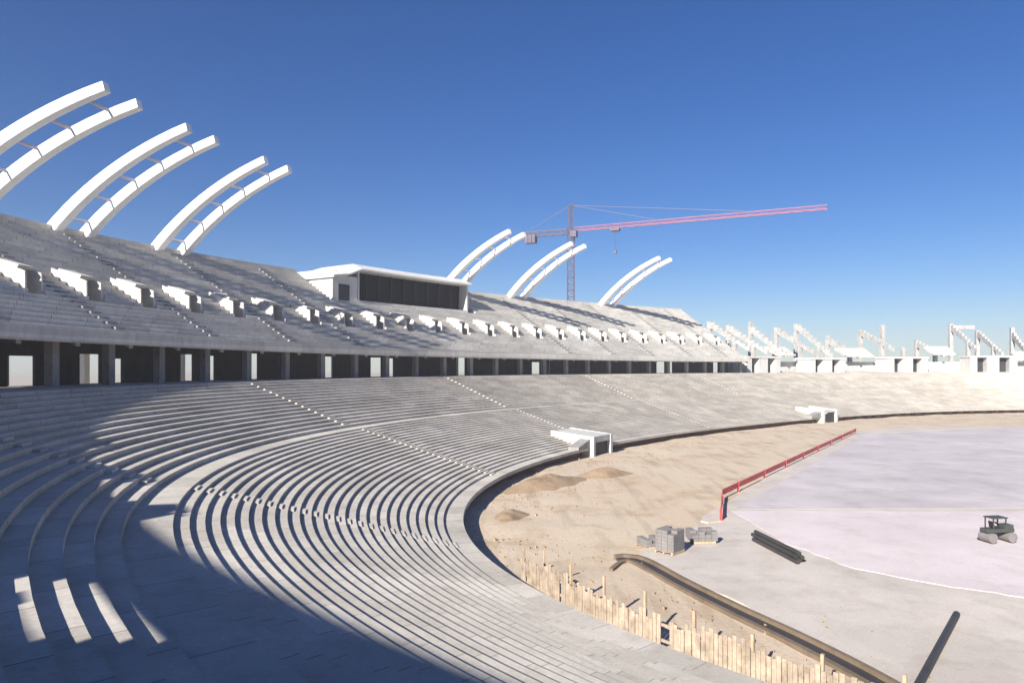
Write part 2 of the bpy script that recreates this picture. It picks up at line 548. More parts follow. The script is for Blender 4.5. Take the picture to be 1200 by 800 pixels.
OPEN0, OPEN1 = 3.176, 3.214                  # unseen slot added at the back, shaped to light a patch of near steps
d = (TOP - LIP) / NR
for i in range(NB):
    a, b = bays[i], bays[i + 1]
    m = (a + b) / 2
    g = dth(m, W + 10, 0.012)
    wv = dth(m, W + 11, 0.95)
    in_box = PB0 < m < PB1
    sun_slot_bay = b > OPEN0 - 0.03 and a < OPEN1 + 0.075
    top_o = LIP + d * 18 if in_box else TOP
    bm = bmesh.new()
    o0, o1 = LIP + d * 8, LIP + d * 12
    if sun_slot_bay:
        loft_seats(bm, LIP, top_o, span(a + g, b - g, 3), 0.07)
    else:
        loft_seats(bm, LIP, o0, span(a + g, b - g, 3))
        loft_seats(bm, o1, top_o, span(a + g, b - g, 3))
        loft_seats(bm, o0, o1, span(a + g, m - wv, 1))
        loft_seats(bm, o0, o1, span(m + wv, b - g, 1))
    obj('seating_bank', bm, 'upper', upper)
    # opening with its cheeks, lintel and the passage behind
    if not sun_slot_bay:
        zf = tread(m, o0) - 0.3
        zr = tread(m, o1) + 0.30
        wi = wv - dth(m, W + 11, 0.185)
        bm = bmesh.new()
        loft(bm, [(o0 + 1.2, zf + 2.0), (o1 + 0.3, zr + 0.2), (o1 + 0.3, zr + 0.55), (o0 + 1.0, zf + 2.3)], span(m - wi, m + wi, 1))
        hd = obj('stair_opening', bm, 'upper', upper)
        for s in (-1, 1):
            bm = bmesh.new()
            t0, t1 = m + s * wv, m + s * (wv - dth(m, W + 11, 0.18))
            t0 -= s * 0.00004
            q = []
            for tt in (t0, t1):
                q += [P(tt, o0 + 0.3, zf - 0.8), P(tt, o1 + 0.9, zf - 0.8), P(tt, o1 + 0.9, zr + 0.6), P(tt, o0 + 0.3, zf + 1.75)]
            quadbox(bm, q)
            obj('cheek_wall', bm, 'upper', hd)
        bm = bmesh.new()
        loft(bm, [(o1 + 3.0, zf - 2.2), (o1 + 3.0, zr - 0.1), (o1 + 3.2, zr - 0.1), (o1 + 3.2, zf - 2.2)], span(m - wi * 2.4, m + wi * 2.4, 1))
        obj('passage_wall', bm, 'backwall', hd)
    # fascia along the front edge
    bm = bmesh.new()
    fb = 2.36 + GZ - zl(m) if sun_slot_bay else -0.75
    rings = []
    for t in span(a + g, b - g, 3):
        z0 = zl(t)
        rings.append([bm.verts.new(P(t, o, z0 + h)) for o, h in ((LIP - 0.28, fb), (LIP - 0.28, 0.22), (LIP - 0.06, 0.22), (LIP - 0.06, fb))])
    for r0, r1 in zip(rings, rings[1:]):
        for k in range(4):
            bm.faces.new((r0[k], r0[(k + 1) % 4], r1[(k + 1) % 4], r1[k]))
    bm.faces.new(rings[0])
    bm.faces.new(rings[-1])
    obj('fascia', bm, 'upper', upper)
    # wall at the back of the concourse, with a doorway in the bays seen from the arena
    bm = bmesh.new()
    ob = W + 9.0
    zt = tread(m, ob) - (0.58 if sun_slot_bay else 0.95)
    wall_gap = 2.25 < m < 2.95 or (1.3 < m < 2.25 and i % 3 == 0)
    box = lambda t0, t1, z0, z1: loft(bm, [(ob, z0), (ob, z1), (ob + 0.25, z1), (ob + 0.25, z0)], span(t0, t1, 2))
    if wall_gap:
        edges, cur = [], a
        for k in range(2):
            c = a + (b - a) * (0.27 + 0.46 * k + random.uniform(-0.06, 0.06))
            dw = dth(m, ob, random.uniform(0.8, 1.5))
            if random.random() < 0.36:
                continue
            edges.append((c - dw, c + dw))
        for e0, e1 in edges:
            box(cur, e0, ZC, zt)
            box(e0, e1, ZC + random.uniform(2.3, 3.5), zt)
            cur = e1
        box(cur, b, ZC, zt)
    elif sun_slot_bay:
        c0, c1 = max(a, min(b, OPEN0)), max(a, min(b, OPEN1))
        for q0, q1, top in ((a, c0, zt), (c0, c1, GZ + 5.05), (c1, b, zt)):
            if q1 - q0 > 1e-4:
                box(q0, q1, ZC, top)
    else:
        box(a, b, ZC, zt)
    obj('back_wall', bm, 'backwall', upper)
    # parapet at the very top
    if not in_box:
        bm = bmesh.new()
        loft(bm, [(TOP, ZT - 0.6), (TOP, ZT + 0.25), (TOP + 0.2, ZT + 0.25), (TOP + 0.2, ZT - 0.6)], span(a + g, b - g, 3))
        obj('parapet', bm, 'upper', upper)
for i, t in enumerate(bays):
    # front column, raking beam and back column of each frame
    bm = bmesh.new()
    oc = W + 5.0
    wc = dth(t, oc, 0.36)
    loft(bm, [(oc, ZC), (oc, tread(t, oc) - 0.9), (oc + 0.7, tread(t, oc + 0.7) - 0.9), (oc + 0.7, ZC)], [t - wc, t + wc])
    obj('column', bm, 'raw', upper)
    if OPEN0 - 0.03 < t < OPEN1 + 0.075:
        continue
    bm = bmesh.new()
    wr = dth(t, W + 12, 0.28)
    zo = lambda o: tread(t, o) - 0.45 - 0.46
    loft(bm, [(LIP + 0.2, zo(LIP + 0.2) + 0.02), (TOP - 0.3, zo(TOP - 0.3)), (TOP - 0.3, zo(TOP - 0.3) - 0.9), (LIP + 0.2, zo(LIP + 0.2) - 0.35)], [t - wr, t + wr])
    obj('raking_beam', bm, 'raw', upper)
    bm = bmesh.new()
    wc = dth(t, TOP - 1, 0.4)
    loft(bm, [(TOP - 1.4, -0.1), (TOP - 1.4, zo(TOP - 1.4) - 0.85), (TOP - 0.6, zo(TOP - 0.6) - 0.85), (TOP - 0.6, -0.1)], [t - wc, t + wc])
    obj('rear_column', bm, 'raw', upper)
# stepped aisles on the upper rows
for i in range(1, NB, 2):
    t = bays[i]
    if PB0 < t < PB1:
        continue
    bm = bmesh.new()
    for k in range(NR - 1):
        o = LIP + d * k
        z0 = zl(t) + (ZT - zl(t)) * k / NR
        h = (ZT - zl(t)) / NR / 2
        q = []
        for zq in (z0 + 0.003, z0 + h):
            for s, oo in ((-1, o + d * 0.5), (1, o + d * 0.5), (1, o + d - 0.003), (-1, o + d - 0.003)):
                q.append(P(t + s * dth(t, oo, 0.6), oo, zq))
        quadbox(bm, q)
    obj('aisle_stair', bm, 'raw', upper)

# ------------------------------------------------------------------ press box on the upper stand
box_o = thing('press_box', 'white press box with a long dark window band on top of the upper stand', 'press box', P(2.0, W + 20, GZ + 10))
o0, o1 = LIP + d * 18 + 0.05, TOP + 1.0
ta, tb, tw = PB0 + 0.02, PB1 - 0.01, 2.115
zb = GZ + 9.5
zs, zh, zr = GZ + 10.8, GZ + 15.6, GZ + 16.9
bm = bmesh.new()
loft(bm, [(o0, zb), (o0, zs), (o1, zs), (o1, zb)], span(ta, tb, 14))                       # sill storey
loft(bm, [(o1 - 0.3, zs), (o1 - 0.3, zh - 1.7), (o1, zh - 1.7), (o1, zs)], span(ta, tb, 14))            # rear wall
e = dth(ta, o0, 0.4)
loft(bm, [(o0, zs), (o0, zh), (o1 - 0.31, zh), (o1 - 0.31, zs)], span(ta, ta + e, 1))
loft(bm, [(o0, zs), (o0, zh - 1.1), (o1 - 0.31, zh - 0.6), (o1 - 0.31, zs)], span(tw + 0.004, tb, 4))
loft(bm, [(o0, zs), (o0, zh), (o1 - 0.31, zh), (o1 - 0.31, zs)], span(tw, tw + 0.003, 1))           # blind end with stair
obj('body', bm, 'whitewall', box_o)
bm = bmesh.new()
rings = []
for t in span(ta - e, tw, 12) + span(tw, tb + e, 8)[1:]:
    q = max(0.0, (t - tw) / (tb + e - tw))
    dz = 0.95 * min(1, q * 2.2) + 0.7 * q * q
    rings.append([bm.verts.new(P(t, o, zz - dz)) for o, zz in ((o0 - 0.7, zh + 0.004), (o0 - 0.7, zh + 0.3), (o0 + 1.5, zr), (o1 + 0.5, zr), (o1 + 0.5, zh + 0.004))])
for r0, r1 in zip(rings, rings[1:]):
    for k in range(5):
        bm.faces.new((r0[k], r0[(k + 1) % 5], r1[(k + 1) % 5], r1[k]))
bm.faces.new(rings[0])
bm.faces.new(rings[-1])
obj('roof', bm, 'whitewall', box_o)
bm = bmesh.new()
loft(bm, [(o0 + 2.2, zs + 0.004), (o0 + 1.9, zh - 0.004), (o0 + 2.0, zh - 0.004), (o0 + 2.3, zs + 0.004)], span(ta + e + 0.001, tw - 0.001, 12))
m_, nt_, b_ = new_mat('tinted_glass')
b_.inputs['Base Color'].default_value = (0.012, 0.013, 0.015, 1)
b_.inputs['Roughness'].default_value = 0.35
b_.inputs['Specular IOR Level'].default_value = 0.15
M['glass'] = m_
obj('window_band', bm, 'glass', box_o)
for t in steps_along(ta + e, tw, o0, 3.0)[1:-1]:
    bm = bmesh.new()
    wv = dth(t, o0, 0.09)
    loft(bm, [(o0 + 1.55, zs + 0.003), (o0 + 1.55, zh - 0.003), (o0 + 1.75, zh - 0.003), (o0 + 1.75, zs + 0.003)], [t - wv, t + wv])
    obj('mullion', bm, 'darkpanel', box_o)
bm = bmesh.new()
t = 2.142
loft(bm, [(o0 - 0.06, zs - 0.3), (o0 - 0.06, zs + 2.3), (o0 - 0.004, zs + 2.3), (o0 - 0.004, zs - 0.3)], span(t - dth(t, o0, 0.9), t + dth(t, o0, 1.4), 2))  # dark panel painted on the blind end as the shade of an opening
obj('wall_gap', bm, 'darkpanel', box_o)

# ------------------------------------------------------------------ roof ribs, in pairs
def rib_pair(tc, label, length=20.0):
    root = thing('roof_rib_pair', label, 'roof ribs', P(tc, TOP - 0.5, ZT), 'pairs of curved white roof ribs')
    def path(t, k, drop=0.0):
        """k 0..1 from the foot to the tip, in the radial plane of t"""
        o, z, n = TOP + 0.6, ZT - 0.4, 96
        for i in range(int(n * k + 0.5)):
            q = i / n
            an = R(46) * (1 - q) + R(16) * q
            o -= length / n * 1.13 * math.cos(an)
            z += length / n * 1.13 * math.sin(an) * 0.83
        return o, z, R(46) * (1 - k) + R(16) * k
    K = [i / 12 for i in range(13)]
    for s in (-1, 1):
        t = tc + s * dth(tc, TOP, 2.0)
        bm = bmesh.new()
        rings = []
        nv = NRM[int((tc / (2 * math.pi) * NT)) % NT]
        rad = Vector((nv[0], nv[1], 0))
        tan = Vector((-nv[1], nv[0], 0))
        base = P(tc, 0) + tan * s * 2.0
        for k in K:
            o, z, an = path(tc, k)
            dep = 1.4 - 0.5 * k
            wid = 0.5 - 0.12 * k
            c = base + rad * o + Vector((0, 0, z))
            up = Vector((rad.x * math.sin(an), rad.y * math.sin(an), math.cos(an)))
            rings.append([bm.verts.new(p) for p in (c - tan * wid - up * dep / 2, c + tan * wid - up * dep / 2, c + tan * wid + up * dep / 2, c - tan * wid + up * dep / 2)])
        for r0, r1 in zip(rings, rings[1:]):
            for k in range(4):
                bm.faces.new((r0[k], r0[(k + 1) % 4], r1[(k + 1) % 4], r1[k]))
        bm.faces.new(rings[0])
        bm.faces.new(rings[-1])
        obj('rib', bm, 'white', root, bevel=0.05)
        bm = bmesh.new()
        b0 = base + rad * (TOP + 0.9)
        bar(bm, (b0.x, b0.y, -0.1), (b0.x, b0.y, ZT - 0.2), 1.0, 1.3)
        obj('rib_post', bm, 'white', root)
    for i in range(5):
        k = 0.10 + 0.19 * i
        o, z, an = path(tc, k)
        c = P(tc, 0) + rad * o + Vector((0, 0, z))
        w = 2.0 - (0.5 - 0.12 * k) - 0.002
        up = Vector((rad.x * math.sin(an), rad.y * math.sin(an), math.cos(an)))
        c = c + up * (0.35 * (1.4 - 0.5 * k) - 0.05)
        bm = bmesh.new()
        bar(bm, c - tan * w, c + tan * w, 0.22, 0.22, up=up)
        obj('cross_beam', bm, 'infill', root)
    return root

def top_th(u, o=None):
    """oval angle whose top edge lies on the survey line through column u"""
    o = o or TOP
    best = min((1.0 + 2.2 * i / 3000 for i in range(3001)), key=lambda t: abs(600 + 800 * P(t, o).x / P(t, o).y - u) if P(t, o).y > 5 else 1e9)
    return best
rib_pair(top_th(82), 'middle pair of curved white roof ribs above the left end of the upper stand')
rib_pair(top_th(200), 'pair of curved white roof ribs on the left, the one nearest the press box')
rib_pair(top_th(-52), 'nearest and largest pair of curved white roof ribs, cut by the left picture edge')
rib_pair(top_th(528), 'pair of white roof ribs rising just right of the press box')
rib_pair(top_th(606), 'pair of white roof ribs just left of the crane mast')
rib_pair(top_th(712), 'pair of white roof ribs right of the crane mast, farthest along the stand')

# ------------------------------------------------------------------ portals at the foot of the lower stand
def portal(t, label, open_post):
    root = thing('tunnel_portal', label, 'tunnel portal', P(t, 0, 0), 'tunnel portals at the arena edge')
    w = 2.6
    zt = ZI + 1.35
    zt2 = ZI + 1.6
    for s in (-1, 1):
        bm = bmesh.new()
        t0, t1 = t + s * dth(t, 0, w), t + s * dth(t, 0, w - 0.5)
        loft(bm, [(-1.4, -0.15), (-1.4, zt), (4.6, zt2 + 0.25), (4.6, ZI + 0.5), (0.55, -0.15)], sorted((t0, t1)))
        obj('side_wall', bm, 'whitewall', root)
    bm = bmesh.new()
    wi = dth(t, 0, w - 0.505)
    if open_post:
        loft(bm, [(-1.1, zt - 0.5), (-1.1, zt - 0.1), (0.1, zt - 0.1), (0.1, zt - 0.5)], span(t - wi, t + wi, 2))
    else:
        loft(bm, [(-1.3, zt - 0.75), (-1.3, zt - 0.02), (4.5, zt2 + 0.15), (4.5, zt - 0.75)], span(t - wi, t + wi, 2))
    obj('lintel', bm, 'whitewall', root)
    bm = bmesh.new()
    loft(bm, [(-0.9, 0.0), (-0.9, zt - 0.77), (-0.82, zt - 0.77), (-0.82, 0.0)], span(t - wi, t + wi, 2))  # dark sheet stands in for the shade inside the tunnel mouth
    obj('tunnel_shade', bm, 'darkpanel', root)
    # raised wedge beside the opening
    bm = bmesh.new()
    t0, t1 = t + dth(t, 0, w + 0.01), t + dth(t, 0, w + 3.2)
    q = [P(t0, -0.9, ZI + 0.003), P(t0, 0.5, ZI + 0.003), P(t1, 0.5, ZI + 0.003), P(t1, -0.9, ZI + 0.003),
         P(t0, -0.9, zt - 0.3), P(t0, 0.5, zt - 0.3), P(t1, 0.5, ZI + 0.35), P(t1, -0.9, ZI + 0.35)]
    quadbox(bm, q)
    obj('ramp_wall', bm, 'raw', root)
    return root
def in_th(u):
    return min((0.6 + 1.9 * i / 3000 for i in range(3001)), key=lambda t: abs(600 + 800 * P(t, 0).x / P(t, 0).y - u))
portal(in_th(695), 'white concrete tunnel portal breaking the arena wall, nearer one', False)
portal(in_th(966), 'white tunnel portal with two posts, farther along the arena wall', True)

# ------------------------------------------------------------------ bare frames of the unbuilt part
def frame_unit(t, label, kind):
    root = thing('stand_frame', label, 'stand frame', P(t, W + 9, ZC), 'unfinished stand frames')
    rng = random.Random(int(t * 1000))
    # block with two dark doorways on the concourse
    hb = ZC + rng.uniform(3.4, 4.4)
    half = 6.2
    piers = [(-half, -4.3), (-1.6, 1.6), (4.3, half)]
    ob = W + 7.0
    bm = bmesh.new()
    for a, b in piers:
        loft(bm, [(ob, ZC + 0.003), (ob, hb), (ob + 5, hb), (ob + 5, ZC + 0.003)], [t + dth(t, ob, a), t + dth(t, ob, b)])
    loft(bm, [(ob + 4.5, ZC + 0.003), (ob + 4.5, hb), (ob + 4.7, hb), (ob + 4.7, ZC + 0.003)], [t + dth(t, ob, -4.28), t + dth(t, ob, -1.62)])
    loft(bm, [(ob + 4.5, ZC + 0.003), (ob + 4.5, hb), (ob + 4.7, hb), (ob + 4.7, ZC + 0.003)], [t + dth(t, ob, 1.62), t + dth(t, ob, 4.28)])
    loft(bm, [(ob - 0.15, hb + 0.003), (ob - 0.15, hb + 0.5), (ob + 5.2, hb + 0.5), (ob + 5.2, hb + 0.003)], span(t + dth(t, ob, -half - .2), t + dth(t, ob, half + .2), 3))
    obj('core_block', bm, 'whitewall', root)
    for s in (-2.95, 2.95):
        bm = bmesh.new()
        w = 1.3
        loft(bm, [(ob + 2.0, ZC + 0.004), (ob + 2.0, hb - 0.004), (ob + 2.1, hb - 0.004), (ob + 2.1, ZC + 0.004)], [t + dth(t, ob, s - w), t + dth(t, ob, s + w)])  # dark sheet across the doorway takes the place of its inner shade
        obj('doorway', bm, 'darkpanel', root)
    # two frames
    for s in (-3.4, 3.4):
        tt = t + dth(t, W + 12, s)
        ww = dth(tt, W + 12, 0.45)
        h1 = GZ + rng.uniform(5.0, 7.5)
        h2 = GZ + rng.uniform(10.5, 14.5)
        o1_, o2_ = W + 13.0, W + 22.0
        bm = bmesh.new()
        loft(bm, [(o1_, -0.1), (o1_, h1), (o1_ + 0.9, h1 + 0.5), (o1_ + 0.9, -0.1)], [tt - ww, tt + ww])
        obj('column', bm, 'bare', root)
        bm = bmesh.new()
        loft(bm, [(o2_, -0.1), (o2_, h2), (o2_ + 1.1, h2), (o2_ + 1.1, -0.1)], [tt - ww, tt + ww])
        obj('column', bm, 'bare', root)
        if kind != 'posts' or s > 0:
            bm = bmesh.new()
            # stepped raking beam
            p0, p1, n = (o1_ - 4.5, h1 - 2.6), (o2_ - 0.003, h2 - 0.4), 9
            pr = []
            for k in range(n):
                za = p0[1] + (p1[1] - p0[1]) * (k + 1) / n
                pr.append((p0[0] + (p1[0] - p0[0]) * k / n, za))
                pr.append((p0[0] + (p1[0] - p0[0]) * (k + 1) / n, za))
            pr += [(p1[0], p1[1] - 1.6), (p0[0], p0[1] - 0.5)]
            w2 = ww * 0.7
            loft(bm, pr, [tt - w2, tt + w2])
            obj('raking_beam', bm, 'bare', root)
    if kind == 'portal':
        bm = bmesh.new()
        loft(bm, [(W + 22.1, h2 - 1.6), (W + 22.1, h2 - 0.5), (W + 22.9, h2 - 0.5), (W + 22.9, h2 - 1.6)], [t + dth(t, W + 22, -2.9), t + dth(t, W + 22, 2.9)])
        obj('cross_beam', bm, 'bare', root)
    return root
def single_frame(t, label, seed):
    root = thing('lone_frame', label, 'stand frame', P(t, W + 13, ZC), 'unfinished stand frames')
    rng = random.Random(seed)
    h1, h2 = GZ + rng.uniform(3.5, 6.0), GZ + rng.uniform(8.0, 13.5)
    ww = dth(t, W + 12, 0.45)
    o1_, o2_ = W + 13.0, W + 22.0
    for oo, hh in ((o1_, h1), (o2_, h2)):
        bm = bmesh.new()
        loft(bm, [(oo, -0.1), (oo, hh), (oo + 1.0, hh), (oo + 1.0, -0.1)], [t - ww, t + ww])
        obj('column', bm, 'bare', root)
    bm = bmesh.new()
    p0, p1, n = (o1_ - 3.5, h1 - 1.8), (o2_ - 0.003, h1 + (h2 - h1) * 0.8), 8
    pr = []
    for k in range(n):
        za = p0[1] + (p1[1] - p0[1]) * (k + 1) / n
        pr += [(p0[0] + (p1[0] - p0[0]) * k / n, za), (p0[0] + (p1[0] - p0[0]) * (k + 1) / n, za)]
    pr += [(p1[0], p1[1] - 1.7), (p0[0], p0[1] - 0.5)]
    loft(bm, pr, [t - ww * 0.7, t + ww * 0.7])
    obj('raking_beam', bm, 'bare', root)
    # part of the first rows already laid on it
    if rng.random() < 0.75:
        bm = bmesh.new()
        wb = dth(t, W + 12, rng.uniform(3.0, 5.0))
        pts = []
        for k in range(5):
            z0 = p0[1] + 0.52 * k + 0.55
            pts += [(p0[0] + 0.9 * k, z0), (p0[0] + 0.9 * (k + 1), z0)]
        pts += [(p0[0] + 4.5, p0[1] + 2.0), (p0[0], p0[1] + 0.02)]
        loft(bm, pts, span(t - wb, t + wb, 3))
        obj('seating_bank', bm, 'upper', root)

words = ['first', 'second', 'third', 'fourth', 'fifth', 'sixth']
def con_th(u):
    return min((0.05 + 1.4 * i / 3000 for i in range(3001)), key=lambda t: abs(600 + 800 * P(t, W + 7).x / P(t, W + 7).y - u))
for k, (u, kind) in enumerate(((895, 'rakers'), (970, 'rakers'), (1064, 'posts'), (1164, 'portal'), (1268, 'rakers'))):
    frame_unit(con_th(u), 'unfinished white stand frame over two dark doorways, %s from the end of the upper stand' % words[k], kind)
for k, u in enumerate((930, 1016, 1113, 1215)):
    single_frame(con_th(u), 'lone bare stand frame in the %s gap between the blocks with dark doorways' % words[k], 40 + k)
# low wall along the concourse between the blocks
cw = thing('concourse_wall', 'low pale wall along the far concourse under the unfinished frames', 'wall', P(0.8, W + 9, ZC))
for a, b in zip(steps_along(0.14, 1.28, W + 10, 9), steps_along(0.14, 1.28, W + 10, 9)[1:]):
    bm = bmesh.new()
    loft(bm, [(W + 12.6, ZC - 0.6), (W + 12.6, ZC + 2.9), (W + 12.85, ZC + 2.9), (W + 12.85, ZC - 0.6)], span(a, b - 0.0005, 3))
    obj('wall_panel', bm, 'whitewall', cw)

# ------------------------------------------------------------------ tower crane
def lattice(bm, a, b, w, n, chord=0.16, brace=0.09, tri=False):
    a, b = Vector(a), Vector(b)
    dv = (b - a)
    L = dv.length
    dn = dv / L
    up = Vector((0, 0, 1)) if abs(dn.z) < 0.9 else Vector((0, 1, 0))
    s = dn.cross(up).normalized()
    t = s.cross(dn).normalized()
    if tri:
        cs = [s * w / 2, -s * w / 2, t * w * 0.95]
    else:
        cs = [s * w / 2 + t * w / 2, -s * w / 2 + t * w / 2, -s * w / 2 - t * w / 2, s * w / 2 - t * w / 2]
    for c in cs:
        bar(bm, a + c, b + c, chord)
    m = len(cs)
    for i in range(n):
        p, q = a + dv * (i / n), a + dv * ((i + 1) / n)
        for k in range(m):
            c0, c1 = cs[k], cs[(k + 1) % m]
            if i % 2:
                c0, c1 = c1, c0
            bar(bm, p + c0, q + c1, brace)
            bar(bm, p + cs[k], p + cs[(k + 1) % m], brace)
cy = 232.0
cp = Vector(((669 - 600) / 800 * cy, cy, 0))
zj = GZ + 46.5
crane = thing('tower_crane', 'tall tower crane with a dark mast and long red jib behind the far stand', 'crane', cp)
tip = Vector((0.462 * 199, 199, zj))
root_j = Vector((cp.x, cp.y, zj))
jd = (tip - root_j)
jd.z = 0
jd.normalize()
bm = bmesh.new()
lattice(bm, cp + Vector((0, 0, -0.1)), cp + Vector((0, 0, zj - 1.2)), 2.2, 26, 0.30, 0.15)
obj('mast', bm, 'crane_dark', crane)
bm = bmesh.new()
lattice(bm, root_j + jd * 1.2 + Vector((0, 0, -0.6)), tip + Vector((0, 0, -0.6)), 1.25, 40, 0.13, 0.07, tri=True)
obj('jib', bm, 'crane_red', crane)
bm = bmesh.new()
cj = root_j - jd * 17
lattice(bm, root_j - jd * 1.2 + Vector((0, 0, -0.6)), cj + Vector((0, 0, -0.6)), 1.5, 9, 0.24, 0.12)
obj('counter_jib', bm, 'crane_dark', crane)
for k in range(3):
    bm = bmesh.new()
    c = cj + jd * (0.9 + k * 1.35) + Vector((0, 0, -2.0))
    side = Vector((-jd.y, jd.x, 0))
    q = [c + jd * a * 0.6 + side * b * 1.1 + Vector((0, 0, h)) for h in (-1.6, 1.2) for a, b in ((-1, -1), (1, -1), (1, 1), (-1, 1))]
    quadbox(bm, q)
    obj('counterweight', bm, 'crane_dark', crane)
bm = bmesh.new()
lattice(bm, root_j + Vector((0, 0, -1.2)), root_j + Vector((0, 0, 8.0)), 1.5, 6, 0.26, 0.13)
bar(bm, root_j + Vector((-0.7, 0, 8.2)), root_j + Vector((0.7, 0, 8.2)), 0.9, 0.5)
obj('apex_tower', bm, 'crane_dark', crane)
bm = bmesh.new()
apex = root_j + Vector((0, 0, 8.2))
for e_ in (root_j + jd * 28 + Vector((0, 0, 1)), root_j + jd * 56 + Vector((0, 0, 1)), cj + Vector((0, 0, 0.2))):
    bar(bm, apex, e_, 0.13)
obj('tie_bar', bm, 'crane_dark', crane)
bm = bmesh.new()
side = Vector((-jd.y, jd.x, 0))
c = root_j + jd * 1.6 - side * 2.0 + Vector((0, 0, -2.0))
q = [c + jd * a + side * b * 0.9 + Vector((0, 0, h)) for h in (-1.1, 1.1) for a, b in ((-1, -1), (1.3, -1), (1.3, 1), (-1, 1))]
quadbox(bm, q)
obj('cab', bm, 'crane_dark', crane, bevel=0.1)
bm = bmesh.new()
c = root_j + jd * 15.5 + Vector((0, 0, -1.3))
q = [c + jd * a * 1.5 + side * b * 1.0 + Vector((0, 0, h)) for h in (-0.5, 0.3) for a, b in ((-1, -1), (1, -1), (1, 1), (-1, 1))]
quadbox(bm, q)
tr_o = obj('trolley', bm, 'crane_dark', crane)
bm = bmesh.new()
for s in (-0.5, 0.5):
    bar(bm, c + side * s + Vector((0, 0, -0.5)), c + Vector((0, 0, -7)) + side * s * 0.5, 0.07)
q = [c + jd * a * 0.4 + side * b * 0.4 + Vector((0, 0, -7 + h)) for h in (-0.9, 0.1) for a, b in ((-1, -1), (1, -1), (1, 1), (-1, 1))]
quadbox(bm, q)
obj('hook_block', bm, 'crane_dark', crane)

# ------------------------------------------------------------------ arena: kerb, barrier, posts, pipes
def polyline(pts, n):
    out = []
    for i in range(len(pts) - 1):
        p0, p1, p2, p3 = pts[max(0, i - 1)], pts[i], pts[i + 1], pts[min(len(pts) - 1, i + 2)]
        for k in range(n):
            t = k / n
            out.append(0.5 * ((2 * p1) + (p2 - p0) * t + (2 * p0 - 5 * p1 + 4 * p2 - p3) * t * t + (3 * p1 - p0 - 3 * p2 + p3) * t ** 3))
    out.append(pts[-1])
    return out

def ribbon(bm, pts, w, h, z0=-0.05, side=0.0):
    rings = []
    for i, p in enumerate(pts):
        dv = (pts[min(i + 1, len(pts) - 1)] - pts[max(0, i - 1)]).normalized()
        n = Vector((-dv.y, dv.x, 0))
        c = p + n * side
        rings.append([bm.verts.new(q) for q in (Vector((c.x, c.y, z0)) - n * w / 2, Vector((c.x, c.y, z0)) + n * w / 2, Vector((c.x, c.y, h)) + n * w / 2, Vector((c.x, c.y, h)) - n * w / 2)])
    for r0, r1 in zip(rings, rings[1:]):
        for k in range(4):
            bm.faces.new((r0[k], r0[(k + 1) % 4], r1[(k + 1) % 4], r1[k]))
    bm.faces.new(rings[0])
    bm.faces.new(rings[-1])

kp = polyline([pix(716, 669), pix(738, 659), pix(790, 687), pix(850, 718), pix(930, 757), pix(1010, 800), pix(1110, 862)], 8)
kerb = thing('channel_kerb', 'dark edged curving drainage kerb between sand and track near the camera', 'kerb', kp[10])
bm = bmesh.new()
ribbon(bm, kp, 0.25, 0.16)
obj('outer_kerb', bm, 'brown', kerb)
bm = bmesh.new()
ribbon(bm, kp[6:], 0.22, 0.26, side=0.80)
obj('inner_kerb', bm, 'brown', kerb)
bm = bmesh.new()
ribbon(bm, kp[6:], 0.555, 0.10, side=0.405)
obj('channel_bed', bm, 'pipe', kerb)

rp = span(pix(845, 611), pix(847, 585), 6)[:-1] + span(pix(847, 585), pix(1003, 508), 32)
bar_o = thing('red_barrier', 'low red barrier bordering the pale playing field with a corner at its near end', 'barrier', rp[0])
bm = bmesh.new()
ribbon(bm, rp, 0.10, 0.85, z0=0.40)
obj('rail', bm, 'red', bar_o)
for p in rp[::4]:
    bm = bmesh.new()
    bar(bm, (p.x, p.y, 0.0), (p.x, p.y, 0.92), 0.14)
    obj('post', bm, 'red', bar_o)

fence = thing('plank_fence', 'rough fence of upright tan planks in the sand below the near steps', 'fence', P(3.2, -2.2, 0))
fb_ = steps_along(2.96, 3.42, -2.2, 2.3)
for a, b in zip(fb_, fb_[1:]):
    bm = bmesh.new()
    n = 13
    hb = random.uniform(1.25, 1.6)
    for k in range(n):
        if random.random() < 0.03:
            continue
        t0 = a + (b - a) * (k + 0.06) / n
        t1 = a + (b - a) * (k + 0.94) / n
        h = hb + random.uniform(-0.16, 0.2)
        j = random.uniform(-0.02, 0.02)
        loft(bm, [(-2.2 + j, -0.1), (-2.2 + j, h), (-2.17 + j, h), (-2.17 + j, -0.1)], [t0, t1])
    for zz in (0.45, 1.05):
        loft(bm, [(-2.285, zz), (-2.285, zz + 0.11), (-2.225, zz + 0.11), (-2.225, zz)], [a, b - 0.0004])
    obj('plank_panel', bm, 'plank', fence)
for t in fb_:
    bm = bmesh.new()
    w = dth(t, -2.3, 0.05)
    h = random.uniform(1.6, 2.3)
    loft(bm, [(-2.40, -0.1), (-2.40, h), (-2.29, h), (-2.29, -0.1)], [t - w, t + w])
    obj('fence_post', bm, 'timber', fence)

